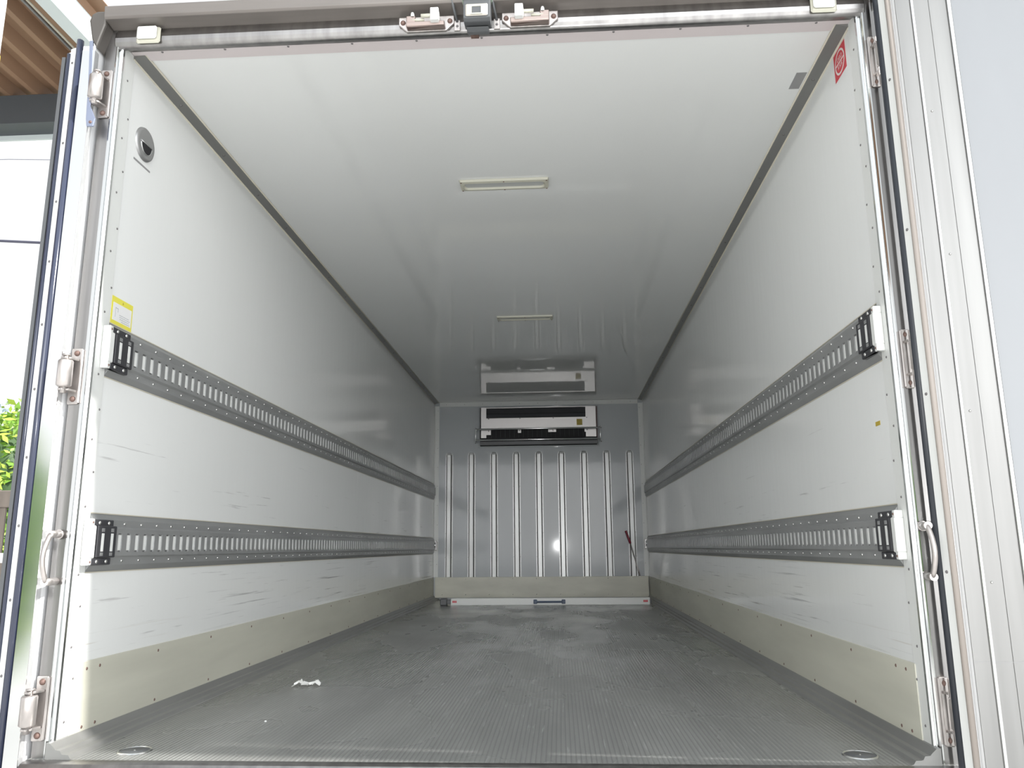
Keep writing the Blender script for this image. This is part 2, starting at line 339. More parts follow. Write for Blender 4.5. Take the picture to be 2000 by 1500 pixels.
# rounded shiny header tube and gutter above
hp = [(-.035, 2.03), (-.052, 2.018), (-.062, 2.0155), (-.070, 2.020), (-.075, 2.032), (-.076, 2.046), (-.073, 2.060), (-.068, 2.078), (-.068, 2.10), (-.0, 2.10), (-.0, 2.042)]
struct(MB().prism(hp, -1.119, 1.119, 0, smooth=False).build('trim_17', 'steel', bevel=.003), 'shiny stainless header over the door opening', 'door header')
gt = [(-.066, 2.076), (-.118, 2.080), (-.124, 2.086), (-.126, 2.118), (-.120, 2.124), (-.105, 2.126), (-.03, 2.128), (-.03, 2.10), (-.066, 2.10)]
GUT = mat('beige_grey_gutter', (.22, .20, .185), .42, .4, noise=((2, 20, 20), .15, 3))
struct(MB().prism(gt, -1.128, 1.128, 0).build('trim_18', GUT, bevel=.002), 'grey beige rain gutter above the door header', 'gutter')
for s, nm in ((-1, 'left'), (1, 'right')):
    ec = MB(); ec.prism([(s*1.1285, 2.07), (s*1.15, 1.99), (s*1.168, 2.02), (s*1.182, 2.085), (s*1.176, 2.108), (s*1.160, 2.116), (s*1.1285, 2.116)], -.11, .0, 1)
    struct(ec.build('trim_%d' % (19 if s < 0 else 20), M['dkgrey'] if 0 else mat('grey_corner_casting', (.13, .12, .11), .45, .5), bevel=.006), 'rounded grey end cap of the gutter, %s corner' % nm, 'gutter end cap')

# ---- rear doors
def door_T(P0, U, V):
    U = Vector(U).normalized(); V = Vector(V).normalized()
    return lambda p: (P0[0]+U.x*p[0]+V.x*p[1], P0[1]+U.y*p[0]+V.y*p[1], p[2])
def circ(cu, cv, ru, rv, n=12): return [(cu+ru*math.cos(2*PI*k/n), cv+rv*math.sin(2*PI*k/n)) for k in range(n)]
def make_door(nm, T, V, label, gm1, gm2, zs, rz2=None):
    z0, z1 = -.03, (2.0 if nm == 'door_1' else 2.06)
    pr = [(0, 0), (0, .038), (.010, .042), (.010, .058), (.004, .060), (.013, .083), (.026, .088), (.030, .100), (1.06, .100), (1.075, .09), (1.075, 0)]
    d = struct(MB().prism(pr, z0, z1, 2, T).build(nm, 'shell'), label, 'door')
    MB().prism([(-.002, 0), (-.002, .038), (.008, .041), (.02, .041), (.02, 0)], z0, z1-.015, 2, T).build('edge_frame', 'polish', d)
    MB().prism(circ(.002, .0495, .011, .0095), z0, z1+.02, 2, T, smooth=True).build('edge_gasket', gm1, d)
    MB().prism([(.002, .060), (.011, .081), (.016, .080), (.007, .058)], z0, z1-.02, 2, T).build('rivet_strip', 'white', d)
    MB().prism(circ(.0165, .0885, .0075, .0068), z0, z1-.015, 2, T, smooth=True).build('edge_gasket', gm2, d)
    n = Vector(T((-.9, .45, 0)))-Vector(T((0, 0, 0)))
    dots([T((.0065, .0705, z)) for z in zs], .004, .003, n.normalized(), 'rivet', 'rivet', d)
    return d
TL = door_T((-1.1545, -.106), (-.03, 1, 0), (-1, -.03, 0))
Lz = [.513+(z-.513)*.9537 for z in (2.019, 1.744, 1.551, 1.36, 1.165, .972, .775, .584, .384, .187, 0)]
d1 = make_door('door_1', TL, None, 'left rear door folded back along the outside of the truck, seen edge on', 'rubber', 'rubber', Lz)
MB().prism([(.014, .0985), (.014, .109), (.14, .109), (.14, .0985)], -.03, 1.975, 2, TL).build('inner_frame', 'dkgrey', d1)
TR = door_T((1.129, -.082), (math.cos(math.radians(5)), -math.sin(math.radians(5)), 0), (-math.sin(math.radians(5)), -math.cos(math.radians(5)), 0))
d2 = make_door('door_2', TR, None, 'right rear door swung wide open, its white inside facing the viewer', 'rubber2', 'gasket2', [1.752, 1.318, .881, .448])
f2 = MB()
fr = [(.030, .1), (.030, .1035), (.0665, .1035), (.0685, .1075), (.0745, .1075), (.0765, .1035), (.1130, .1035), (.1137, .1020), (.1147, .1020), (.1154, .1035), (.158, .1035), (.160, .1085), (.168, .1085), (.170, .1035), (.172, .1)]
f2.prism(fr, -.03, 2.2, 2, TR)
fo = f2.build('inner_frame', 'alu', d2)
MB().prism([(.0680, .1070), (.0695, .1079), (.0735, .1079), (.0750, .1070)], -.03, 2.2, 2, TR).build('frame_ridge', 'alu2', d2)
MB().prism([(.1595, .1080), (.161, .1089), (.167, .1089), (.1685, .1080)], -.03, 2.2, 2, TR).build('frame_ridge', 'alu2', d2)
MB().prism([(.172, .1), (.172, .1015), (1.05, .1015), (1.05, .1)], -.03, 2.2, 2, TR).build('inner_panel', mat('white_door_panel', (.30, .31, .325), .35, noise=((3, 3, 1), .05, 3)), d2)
dots([TR((.09, .1035, z)) for z in (1.631, 1.233, .83, .425)], .0032, .003, (0, -1, 0), 'rivet', 'rivetb', d2)
MB().prism([(.03, .1036), (.03, .1039), (.172, .1039), (.172, .1036)], .2475, .2488, 2, TR).build('scratch_line', 'tape', d2)

# ================================================================== HINGES, HANDLES
def hinge(name, label, s, zc, group, rot=0):
    t = thing(name, label, 'door hinge', (s*1.132, -.07, zc-.08), group)
    mb = MB(); mb.box(s*1.1165, s*1.148, -.076, -.0705, zc-.079, zc+.079, b=.002); mb.build('hinge_leaf', 'zinc', t, bevel=.002)
    mb = MB(); mb.box(s*1.1145, s*1.118, -.080, -.0705, zc-.076, zc+.076, b=.001); mb.build('leaf_flange', 'zinc', t)
    for k in (-1, 1):
        z = zc+k*.044
        p = MB(); p.prism([(s*1.120, -.075), (s*1.148, -.075), (s*1.158, -.102), (s*1.150, -.118), (s*1.136, -.120), (s*1.128, -.105)], z-.003, z+.003, 2); p.build('hinge_lug', 'zinc', t, bevel=.001)
    MB().lathe([(0, zc-.038), (.013, zc-.038), (.0195, zc-.033), (.0195, zc+.034), (.017, zc+.038), (0, zc+.038)], (s*1.139, -.110, 0), (0, 0, 1), 24).build('hinge_barrel', 'zinc', t)
    MB().lathe([(0, zc-.054), (.008, zc-.054), (.008, zc+.050), (.011, zc+.050), (.011, zc+.054), (0, zc+.054)], (s*1.139, -.110, 0), (0, 0, 1), 14).build('hinge_pin', 'zinc', t)
    dots([(s*1.131, -.076, zc+.065), (s*1.131, -.076, zc-.065)], .0085, .006, (0, -1, 0), 'bolt', 'rust', t)
    return t
zs = [1.860, .991, .119]
nm3 = ['upper', 'middle', 'lower']
for s, side in ((-1, 'left'), (1, 'right')):
    for z, w_ in zip(zs, nm3):
        hinge('door_hinge', 'worn grey %s door hinge bolted to the %s rear post' % (w_, side), s, z, 'hinges on the rear posts')
t = thing('hinge_strap', 'blue grey strap plate running down beside the upper left hinge', 'strap plate', (-1.16, -.108, 1.74))
mb = MB(); mb.prism([(-1.164, 2.018), (-1.175, 2.018), (-1.164, 1.86), (-1.160, 1.76), (-1.156, 1.735), (-1.136, 1.735), (-1.132, 1.76), (-1.150, 1.80), (-1.153, 1.86)], -.1085, -.1030, 1); mb.build('strap_plate', mat('bluish_steel', (.34, .38, .50), .3, .7), t, bevel=.001)
dots([(-1.145, -.1085, 1.748)], .005, .003, (0, -1, 0), 'bolt', 'rust', t)

def grab(s, label):
    t = thing('grab_handle', label, 'grab handle', (s*1.125, -.07, .42), 'grab handles on the rear posts')
    zt, zb = .558, .436; x = s*(1.128 if s < 0 else 1.118)
    o_ = -.014
    MB().tube([(x, -.070, zt), (x+s*o_, -.140, zt)], .0095, 16).build('handle_stud', 'zinc', t)
    MB().tube([(x, -.070, zb), (x+s*o_, -.140, zb)], .0095, 16).build('handle_stud', 'zinc', t)
    pts = []
    for k in range(13):
        a = k/12; pts.append((x+s*(o_+.002*math.sin(PI*a)), -.134-.020*math.sin(PI*a), zt+(zb-zt)*a))
    MB().tube(pts, .0065, 12).build('grip_bar', 'zinc', t)
    dots([(x, -.078, zt)], .013, .003, (0, -1, 0), 'collar', 'zinc', t)
    return t
grab(-1, 'small grey grab handle on the left rear post beside the lower rail')
grab(1, 'small grey grab handle on the right rear post beside the black gasket')

# ================================================================== HEADER FITTINGS
def keeper(x, s, label, dz=0):
    t = thing('latch_keeper', label, 'latch keeper', (x, -.075, 2.0), 'door latch keepers on the header')
    z = 2.018
    mb = MB(); mb.prism([(x-.083, z+.045), (x-.083, z+.020), (x-.058, z-.004), (x+.058, z-.004), (x+.083, z+.020), (x+.083, z+.045)], -.086, -.076, 1); mb.build('base_plate', 'zinc', t, bevel=.002)
    mb = MB(); mb.box(x-.057, x+.057, -.112, -.088, z-.002, z+.012, b=.002); mb.box(x-.057, x-.030, -.108, -.086, z+.012, z+.034, b=.002) if s < 0 else mb.box(x+.030, x+.057, -.108, -.086, z+.012, z+.034, b=.002)
    mb.build('catch_body', mat('worn_brownish_steel', (.42, .34, .31), .4, .7) if 'kb' not in M else M['kb'], t, bevel=.001)
    mb = MB(); x2 = x-s*.030
    mb.prism([(x2-.013, z+.004), (x2+.011, z+.004), (x2+.014, z+.016), (x2+.011, z+.044), (x2-.013, z+.044)], -.128, -.100, 1); mb.build('roller_block', 'white', t, bevel=.002)
    MB().tube([(x2, -.112, z+.028), (x+s*.012, -.112, z+.028)], .006, 10).build('roller_pin', 'ivory', t)
    MB().tube([(x+s*.040, -.104, z+.020), (x+s*.004, -.104, z+.020)], .0045, 10).build('cross_pin', 'ivory', t)
    dots([(x+s*.038, -.106, z+.032)], .006, .012, (0, -.5, 1), 'pin_head', 'white', t)
    dots([(x-.070, -.086, z+.026), (x+.070, -.086, z+.026)], .008, .006, (0, -1, 0), 'bolt', 'rust', t)
    return t
M['kb'] = mat('worn_brownish_steel', (.42, .34, .31), .4, .7)
keeper(-.157, -1, 'steel latch keeper on the header, left of the reversing camera')
keeper(.150, 1, 'steel latch keeper on the header, right of the reversing camera')
t = thing('reversing_camera', 'boxy black reversing camera under the gutter above the opening', 'camera', (-.008, -.09, 2.05))
MB().prism([(-.088, 2.080), (-.142, 2.080), (-.150, 2.066), (-.150, 2.006), (-.136, 2.000), (-.088, 2.010)], -.040, .038, 0).build('camera_housing', 'dkgrey', t, bevel=.003)
MB().prism([(-.088, 2.084), (-.158, 2.078), (-.160, 2.068), (-.156, 2.066), (-.150, 2.074), (-.088, 2.081)], -.046, .043, 0).build('visor', mat('pale_green_visor', (.45, .55, .45), .4), t, bevel=.001)
mb = MB(); mb.box(-.033, .031, -.156, -.1495, 2.008, 2.047, b=.003); mb.build('face_plate', mat('worn_grey_camera_face', (.55, .52, .47), .4, .3), t)
mb = MB(); mb.box(-.014, .012, -.1580, -.1555, 2.014, 2.035, b=.001); mb.build('lens_window', 'dkgrey', t)
mb = MB()
for a, b, c, d_ in ((-.018, -.014, 2.010, 2.039), (.012, .016, 2.010, 2.039), (-.014, .012, 2.035, 2.039), (-.014, .012, 2.010, 2.014)): mb.box(a, b, -.1587, -.1555, c, d_)
mb.build('window_rim', 'ivory', t)
MB().prism([(-.077, 2.012), (-.105, 2.008), (-.118, 1.998), (-.100, 1.992), (-.077, 2.000)], -.034, .030, 0).build('mounting_bracket', 'dkgrey', t, bevel=.002)
for x, lb in ((-.066, 'small steel clip on the header, left of the reversing camera'), (.052, 'small steel clip on the header, right of the reversing camera')):
    t = thing('cable_clip', lb, 'clip', (x, -.077, 2.02), 'clips either side of the reversing camera')
    MB().box(x-.009, x+.009, -.080, -.0745, 2.016, 2.050, b=.001).build('clip_plate', 'zinc', t)
    MB().tube([(x, -.079, 2.045), (x-.006, -.100, 2.066), (x-.012, -.125, 2.092)], .004, 8).build('cable', 'dkgrey', t)
    dots([(x, -.080, 2.030)], .004, .003, (0, -1, 0), 'screw', 'rivet', t)
for x, lb in ((-1.009, 'pale rectangular marker lamp at the left end of the header'), (1.000, 'pale rectangular marker lamp at the right end of the header')):
    t = thing('marker_lamp', lb, 'marker lamp', (x, -.075, 2.03), 'marker lamps on the header')
    MB().box(x-.037, x+.037, -.086, -.0745, 2.020, 2.074, b=.007).build('lamp_base', 'ivory', t)
    MB().box(x-.032, x+.030, -.096, -.084, 2.029, 2.072, b=.006).build('lamp_lens', 'white', t)
mb = MB(); mb.lathe([(0, .010), (.010, .008), (.012, 0)], (-.018, -.03, 2.036), (0, 0, -1), 10); mb.box(-.030, -.006, -.044, -.026, 2.024, 2.032)
tag(mb.build('striker_nub', 'rust'), 'tiny rusty nub under the header below the reversing camera', 'nub')

# ================================================================== CARGO RAILS
SL = [.139+.048*k for k in range(124)]
def rail(s, z0, label):
    """z0 = bottom of the rail"""
    t = thing('cargo_rail', label, 'cargo rail', (s*HW, 0.0, z0), 'slotted cargo rails on the side walls')
    zz = [0, .017, .020, .038, .043, .053, .106, .120, .125, .141, .144, .160]
    dd = [.0, .012, .012, .012, .020, .020, .020, .020, .012, .012, .012, .0]
    y0, y1 = .009, L-.04
    mb = MB()
    P = lambda d, y, z: (s*(HW-d), y, z0+z)
    # skins above and below the slot row
    for i in list(range(0, 5))+list(range(6, 11)):
        mb.add([P(dd[i], y0, zz[i]), P(dd[i], y1, zz[i]), P(dd[i+1], y1, zz[i+1]), P(dd[i+1], y0, zz[i+1])], [(0, 1, 2, 3)])
    # slot row
    prev = y0; hw = .0105; d = .020; a, b = zz[5], zz[6]
    for y in SL:
        if y+hw > y1-.03: break
        mb.add([P(d, prev, a), P(d, y-hw, a), P(d, y-hw, b), P(d, prev, b)], [(0, 1, 2, 3)])
        for q in ([P(d, y-hw, a), P(d-.006, y-hw, a), P(d-.006, y-hw, b), P(d, y-hw, b)], [P(d, y+hw, a), P(d-.006, y+hw, a), P(d-.006, y+hw, b), P(d, y+hw, b)],
                  [P(d, y-hw, a), P(d, y+hw, a), P(d-.006, y+hw, a), P(d-.006, y-hw, a)], [P(d, y-hw, b), P(d, y+hw, b), P(d-.006, y+hw, b), P(d-.006, y-hw, b)]):
            mb.add(q, [(0, 1, 2, 3)])
        prev = y+hw
    mb.add([P(d, prev, a), P(d, y1, a), P(d, y1, b), P(d, prev, b)], [(0, 1, 2, 3)])
    for yy in (y0, y1):
        mb.add([P(dd[i], yy, zz[i]) for i in range(12)], [tuple(range(12))])
    mb.build('slotted_channel', 'rail', t)
    lb = MB(); lb.box(s*(HW-.003), s*(HW-.0165), .10, y1-.02, z0+.058, z0+.102); lb.build('slot_liner', 'white', t)
    g = MB(); g.box(s*HW, s*(HW-.0015), y0, y1, z0-.003, z0); g.box(s*HW, s*(HW-.0015), y0, y1, z0+.160, z0+.163); g.build('sealant_bead', 'seal', t)
    near = []; far = []
    for k in range(61):
        y = .172+.0962*k
        if y > y1-.05: break
        (near if k < 48 else far).extend([P(.012, y, .134), P(.012, y, .028)])
    dots(near, .0045, .003, (-s, 0, 0), 'rivet', 'rivetb', t)
    fm = MB()
    for p in far: fm.lathe([(0, .003), (.003, .0025), (.0045, 0)], p, (-s, 0, 0), 8)
    fm.build('rivet', 'rivetb', t)['kind'] = 'stuff'
    # end fitting
    fb = MB()
    fb.box(s*(HW-.028), s*(HW-.0195), .010, .106, z0+.038, z0+.126, b=.002)
    eb = fb.build('end_fitting', 'black', t)
    for za in (.124, .018):
        tb = MB(); tb.box(s*(HW-.026), s*(HW-.012), -.006, .089, z0+za, z0+za+.019, b=.002); tb.build('fitting_tab', 'black', t)
    dots([P(.026, y, z) for y in (.018, .065) for z in (.1335, .0275)], .0055, .003, (-s, 0, 0), 'screw', 'rivetb', t)
    for y in (.035, .082):
        MB().box(s*(HW-.0275), s*(HW-.0289), y-.006, y+.006, z0+.055, z0+.105).build('slot_insert', 'white', t)
        o = MB(); o.box(s*(HW-.0275), s*(HW-.0287), y-.007, y+.007, z0+.109, z0+.119); o.box(s*(HW-.0275), s*(HW-.0287), y-.007, y+.007, z0+.043, z0+.052); o.build('grey_pad', 'rail', t)
    wb_ = MB(); wb_.box(s*(HW-.028), s*(HW-.0035), -.024, .003, z0+.036, z0+.126, b=.003); wb_.box(s*(HW-.026), s*(HW-.0035), -.022, -.006, z0+.018, z0+.038, b=.002); wb_.box(s*(HW-.026), s*(HW-.0035), -.022, -.006, z0+.124, z0+.144, b=.002)
    wb_.build('end_block', 'white', t)
    dots([P(.026, -.014, .134), P(.026, -.014, .027)], .0035, .002, (-s, 0, 0), 'screw', 'rust', t)
    return t
rail(-1, 1.009, 'upper grey slotted cargo rail on the left wall, under the yellow sticker')
rail(-1, .457, 'lower grey slotted cargo rail on the left wall, below the other rail')
rail(1, 1.009, 'upper grey slotted cargo rail on the right wall, above the ochre tag')
rail(1, .457, 'lower grey slotted cargo rail on the right wall, below the ochre tag')
# end brackets where the lower rails meet the end wall
for s, lb in ((-1, 'small shiny latch block in the far corner at the end of the lower left rail'), (1, 'small shiny latch block in the far corner at the end of the lower right rail')):
    t = thing('corner_bracket', lb, 'bracket', (s*1.085, L-.03, .5), 'brackets in the far corners')
    mb = MB(); mb.box(s*1.098, s*1.062, L-.034, L-.003, .492, .588, b=.002); mb.build('bracket_plate', 'steel', t)
    MB().tube([(s*1.080, L-.045, .515), (s*1.080, L-.045, .570)], .008, 10).build('bracket_pin', 'polish', t)
    dots([(s*1.07, L-.034, .60-.014), (s*1.07, L-.034, .497)], .004, .003, (0, -1, 0), 'screw', 'rivetb', t)

# ================================================================== END WALL: RIBS, EVAPORATOR, PLATE, STICK
words = ['first', 'second', 'third', 'fourth', 'fifth', 'sixth', 'seventh', 'eighth', 'ninth']
for k in range(9):
    x = -.943+.236*k
    lb = 'pale vertical rib on the end wall, %s of nine from the left' % words[k]
    t = thing('wall_rib', lb, 'wall rib', (x, L, .2), 'vertical ribs on the end wall')
    def ring(zc_, sc, full=True):
        return
    sec = [(-.0400, 0), (-.0400, .0018), (-.0290, .0018), (-.0205, .026), (-.0175, .028), (.0175, .028), (.0205, .026), (.0290, .0018), (.0400, .0018), (.0400, 0)]
    mb = MB(); n = len(sec)
    lev = [(.20, 1, 1), (1.470, 1, 1), (1.486, .92, .8), (1.496, .72, .3), (1.500, .55, .06)]
    vs = [(x+a*sx, L-d*sd, z) for z, sx, sd in lev for a, d in sec]
    fs = [(i*n+j, i*n+j+1, (i+1)*n+j+1, (i+1)*n+j) for i in range(len(lev)-1) for j in range(n-1)]
    fs += [tuple(range(n)), tuple(range(len(vs)-n, len(vs)))]
    mb.add(vs, fs); mb.build('rib_channel', mat('pale_rib_metal', (.62, .63, .62), .22, .1) if k == 0 else bpy.data.materials['pale_rib_metal'], t)
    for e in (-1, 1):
        MB().prism([(x+e*.0188, L-.0284), (x+e*.0300, L-.0022), (x+e*.0262, L-.0020), (x+e*.0188, L-.020)], .20, 1.474, 2).build('side_strip', mat('brown_grey_strip', (.115, .105, .10), .5) if k == 0 and e < 0 else bpy.data.materials['brown_grey_strip'], t)  # dark brown-grey strips laid over the sloping sides of the rib
    dots([(x+e*.0345, L-.0018, z) for z in (.42, .66, .90, 1.14, 1.38) for e in (-1, 1)], .0028, .002, (0, -1, 0), 'rivet', 'rivet', t)
t = thing('evaporator_unit', 'white refrigeration evaporator with dark grilles, high on the end wall', 'cooling unit', (0, L, 1.56))
Y = L-.075
mb = MB()
for a, b, c, d_ in ((-.640, .640, 1.548, 1.560), (-.640, .640, 1.968, 1.980), (-.640, -.628, 1.56, 1.968), (.628, .640, 1.56, 1.968)): mb.box(a, b, L-.012, L, c, d_)
mb.build('mounting_frame', 'back', t, bevel=.001)
MB().box(-.612, .612, L-.060, L-.001, 1.562, 1.966).build('casing', 'dark', t)
mb = MB()   # white front plate with two grille openings
X0, X1 = -.60, .605
mb.box(X0, -.545, Y, L-.055, 1.640, 1.962); mb.box(.498, X1, Y, L-.055, 1.640, 1.962); mb.box(-.545, .498, Y, L-.055, 1.728, 1.848); mb.box(-.545, .498, Y, L-.055, 1.955, 1.962)
mb.box(-.545, -.496, Y, L-.055, 1.672, 1.728); mb.box(-.212, -.178, Y, L-.055, 1.690, 1.728); mb.box(.105, .188, Y, L-.055, 1.694, 1.728); mb.box(.484, .498, Y, L-.055, 1.69, 1.728)
pl = mb.build('front_plate', mat('brushed_white_plate', (.60, .58, .57), .27, .4), t)
mb = MB(); mb.box(-.545, .498, L-.066, L-.0605, 1.895, 1.955); mb.build('upper_grille', 'dark', t)
mb = MB()
for k in range(10): mb.box(-.545, .498, L-.071, L-.064, 1.899+k*.0058, 1.9012+k*.0058)
mb.build('grille_slats', 'fin', t)
MB().prism([(L-.062, 1.850), (L-.074, 1.850), (L-.062, 1.893)], -.545, .498, 0).build('air_deflector', 'fin', t)
mb = MB()
for k in range(22): mb.box(-.54+k*.048, -.538+k*.048, L-.066, L-.06, 1.645, 1.728)
mb.build('lower_grille', 'fin', t)
MB().box(-.612, .618, L-.070, L-.058, 1.566, 1.604).build('drip_tray', 'dkgrey', t, bevel=.001)
MB().box(.612, .618, L-.06, L-.001, 1.60, 1.962).build('side_edge', mat('dark_red_edge', (.14, .05, .05), .5), t)
MB().box(.404, .462, Y-.001, Y, 1.762, 1.826).build('warning_label', 'ochre', t)
dots([(x, Y, 1.842) for x in (-.52, -.19, .16, .51)]+[(x, Y, 1.712) for x in (-.52, -.195, .155, .51)], .006, .004, (0, -1, 0), 'screw', 'rivet', t)
for z in (1.727, 1.613):
    MB().tube([(-.652, L-.115, z), (.645, L-.115, z)], .009, 10).build('guard_bar', 'alu2', t)
for x in (-.652, .645):
    MB().tube([(x, L-.004, 1.742), (x, L-.105, 1.742), (x, L-.115, 1.735), (x, L-.115, 1.604), (x, L-.105, 1.597), (x, L-.004, 1.597)], .0055, 10).build('guard_bracket', 'alu2', t)
dots([(x, L-.003, z) for x in (-.665, .66) for z in (1.742, 1.597)], .006, .004, (0, -1, 0), 'screw', 'rivet', t)

t = thing('scraper_stick', 'thin grey stick with a dark red grip tucked behind the end kick plate', 'stick', (1.0, L-.036, .22))
a = Vector((1.055, L-.0355, .02)); b = Vector((.915, L-.0355, .555)); c = Vector((.876, L-.0355, .672))
MB().tube([a, b], .0065, 10).build('shaft', 'zinc', t)
MB().tube([b+(b-a).normalized()*-.01, b+(c-b)*.2, b+(c-b)*.55, b+(c-b)*.85, c], .011, 12).build('grip', 'grip', t)

# ================================================================== LOOSE AND FIXED SMALL THINGS
yb = 5.30
t = thing('load_bar', 'white load restraint bar lying across the floor near the end wall', 'load bar', (.1, yb, 0))
MB().box(-.800, 1.004, yb-.016, yb+.05, .0, .064, b=.004).build('bar_tube', 'white', t)
MB().prism([(yb-.02, .034), (yb-.032, .038), (yb-.034, .030), (yb-.02, .020)], -.02, .222, 0).build('handle', 'blue', t)
mb = MB(); mb.box(-.045, -.012, yb-.030, yb-.014, .012, .050, b=.004); mb.box(.210, .243, yb-.030, yb-.014, .012, .050, b=.004); mb.box(-.02, .22, yb-.028, yb-.018, .020, .038, b=.003); mb.build('handle_mount', 'blue', t)
mb = MB(); mb.box(-.835, -.80, yb-.01, yb+.04, .010, .050, b=.003); mb.box(-.90, -.835, yb-.018, yb+.05, .0, .060, b=.008); mb.build('end_foot', 'dkgrey', t)
mb = MB(); mb.box(1.004, 1.020, yb-.005, yb+.035, .012, .048, b=.003); mb.build('end_foot', 'dkgrey', t)
for x in (-.785, .945):
    mb = MB()
    for k in range(3): mb.box(x+k*.0135, x+k*.0135+.0115, yb-.0168, yb-.0158, .024, .042)
    mb.build('red_mark', 'red', t)

def lamp(y, label):
    t = thing('ceiling_lamp', label, 'ceiling lamp', (0, y, H), 'slim ceiling lamps')
    w2, d2_ = .190, .046
    def rr(w, d, r, n=5):
        pts = []
        for cx, cy, a0 in ((w-r, d-r, 0), (-w+r, d-r, PI/2), (-w+r, -d+r, PI), (w-r, -d+r, 1.5*PI)):
            for k in range(n+1): pts.append((cx+r*math.cos(a0+k*PI/2/n), y+cy+r*math.sin(a0+k*PI/2/n)))
        return pts
    oo = rr(w2, d2_, .006); om = rr(w2-.003, d2_-.003, .006); im = rr(w2-.016, d2_-.017, .02); ii = rr(w2-.022, d2_-.022, .016)
    mb = MB(); n = len(oo)
    vs = [(a, b, H-.0005) for a, b in oo]+[(a, b, H-.010) for a, b in om]+[(a, b, H-.012) for a, b in im]+[(a, b, H-.004) for a, b in ii]
    mb.add(vs, [(i*n+j, i*n+(j+1) % n, (i+1)*n+(j+1) % n, (i+1)*n+j) for i in range(3) for j in range(n)], False)
    mb.build('lamp_frame', 'ivory', t)
    mb = MB(); mb.add([(a, b, H-.0045) for a, b in ii], [tuple(range(n))]); mb.build('lamp_lens', 'lens', t)
    dots([(a, y+b, H-.0115) for a in (-w2+.009, 0, w2-.009) for b in (-d2_+.008, d2_-.008)], .0035, .002, (0, 0, -1), 'screw', 'rust', t)
    return t
lamp(.985, 'slim ivory ceiling lamp nearest the door opening')
lamp(3.01, 'slim ceiling lamp farther in, nearer the end wall')

# round vent on the left wall
t = thing('round_vent', 'round metal vent plate with a dark half moon opening on the left wall', 'vent', (-HW, .108, 1.79))
c0 = (-HW, .108, 1.790)
MB().lathe([(0, .0075), (.034, .008), (.044, .0085), (.050, .008), (.0535, .0055), (.055, .0)], c0, (1, 0, 0), 40).build('flange', mat('satin_vent_metal', (.40, .40, .40), .4, .7), t)
mb = MB(); n = 16
# half moon opening: its flat edge on top
pts = [(.108+.031*math.cos(PI+PI*k/n), 1.789+.033*math.sin(PI+PI*k/n)) for k in range(n+1)]
mb.prism([(y, z) for y, z in pts], -HW+.0082, -HW+.0092, 0); mb.build('opening', 'dark', t)
mb = MB()
pts2 = [(-HW+.009, .108+.032*math.cos(-PI*k/n), 1.789-.034*math.sin(PI*k/n)) for k in range(n+1)]
mb.tube(pts2, .0014, 6); mb.tube([(-HW+.009, .076, 1.790), (-HW+.009, .140, 1.790)], .0018, 6); mb.build('opening_rim', 'alu2', t)
tag(MB().box(-HW, -HW+.001, .055, .155, 1.715, 1.721).build('tape_strip', 'tape'), 'thin grey tape line on the left wall just below the round vent', 'tape')

# yellow framed notice
t = thing('notice_sticker', 'yellow bordered white notice sticker above the upper left rail', 'sticker', (-HW, .073, 1.18))
MB().box(-HW, -HW+.0006, .014, .130, 1.172, 1.256).build('yellow_border', 'yellow', t)
MB().box(-HW+.0006, -HW+.001, .022, .124, 1.184, 1.238).build('paper_field', 'paper', t)
mb = MB()
for k, (a, b) in enumerate(((.058, .110), (.060, .116), (.062, .112), (.070, .116))): 
    y = a
    while y < b: 
        wd = random.uniform(.003, .007); mb.box(-HW+.001, -HW+.0013, y, min(b, y+wd), 1.205-k*.006, 1.2072-k*.006); y += wd+.0018
mb.box(-HW+.001, -HW+.0013, .035, .037, 1.195, 1.225); mb.box(-HW+.001, -HW+.0013, .037, .050, 1.222, 1.224); mb.box(-HW+.001, -HW+.0013, .048, .050, 1.212, 1.224)
mb.build('print_lines', 'ink', t)
mb = MB(); mb.prism([(.070, 1.243), (.077, 1.243), (.0735, 1.251)], -HW+.0006, -HW+.001, 0); mb.build('warning_mark', 'ochre', t)
# red square emblem sticker
t = thing('emblem_sticker', 'red square sticker with a barred white ring, high on the right wall', 'sticker', (HW, .096, 1.98))
MB().box(HW, HW-.0006, .048, .144, 1.928, 2.020, b=0).build('red_field', 'red', t)
cy, cz = .096, 1.974
mb = MB(); n = 36
ro, ri = .040, .0335
vs = [(HW-.0009, cy+r*math.cos(2*PI*k/n), cz+r*math.sin(2*PI*k/n)) for r in (ro, ri) for k in range(n)]
mb.add(vs, [(k, (k+1) % n, n+(k+1) % n, n+k) for k in range(n)]); mb.box(HW-.0006, HW-.001, cy-.034, cy+.034, cz-.0022, cz+.0022); mb.build('white_ring', 'pink', t)
mb = MB()
def stroke(y0, z0, y1, z1, w=.0018):
    d = Vector((y1-y0, z1-z0)).normalized(); nn = Vector((-d.y, d.x))*w/2
    mb.add([(HW-.0009, y0+nn.x, z0+nn.y), (HW-.0009, y0-nn.x, z0-nn.y), (HW-.0009, y1-nn.x, z1-nn.y), (HW-.0009, y1+nn.x, z1+nn.y)], [(0, 1, 2, 3)])
for k, cx in enumerate((-.014, 0, .014)):     # blurred characters above and below the bar
    y = cy+cx; z = cz+.013
    stroke(y-.005, z+.006, y+.005, z+.006); stroke(y-.005, z-.005, y+.005, z-.005); stroke(y-.005, z-.005, y-.005, z+.006); stroke(y+.005, z-.005, y+.005, z+.006)
    if k == 1: stroke(y-.005, z, y+.005, z)
    z = cz-.013
    stroke(y-.006, z+.005, y+.006, z+.005); stroke(y, z-.006, y, z+.008); stroke(y-.005, z-.005, y-.001, z+.001); stroke(y+.005, z-.005, y+.001, z+.001)
mb.build('worn_characters', 'pink', t)
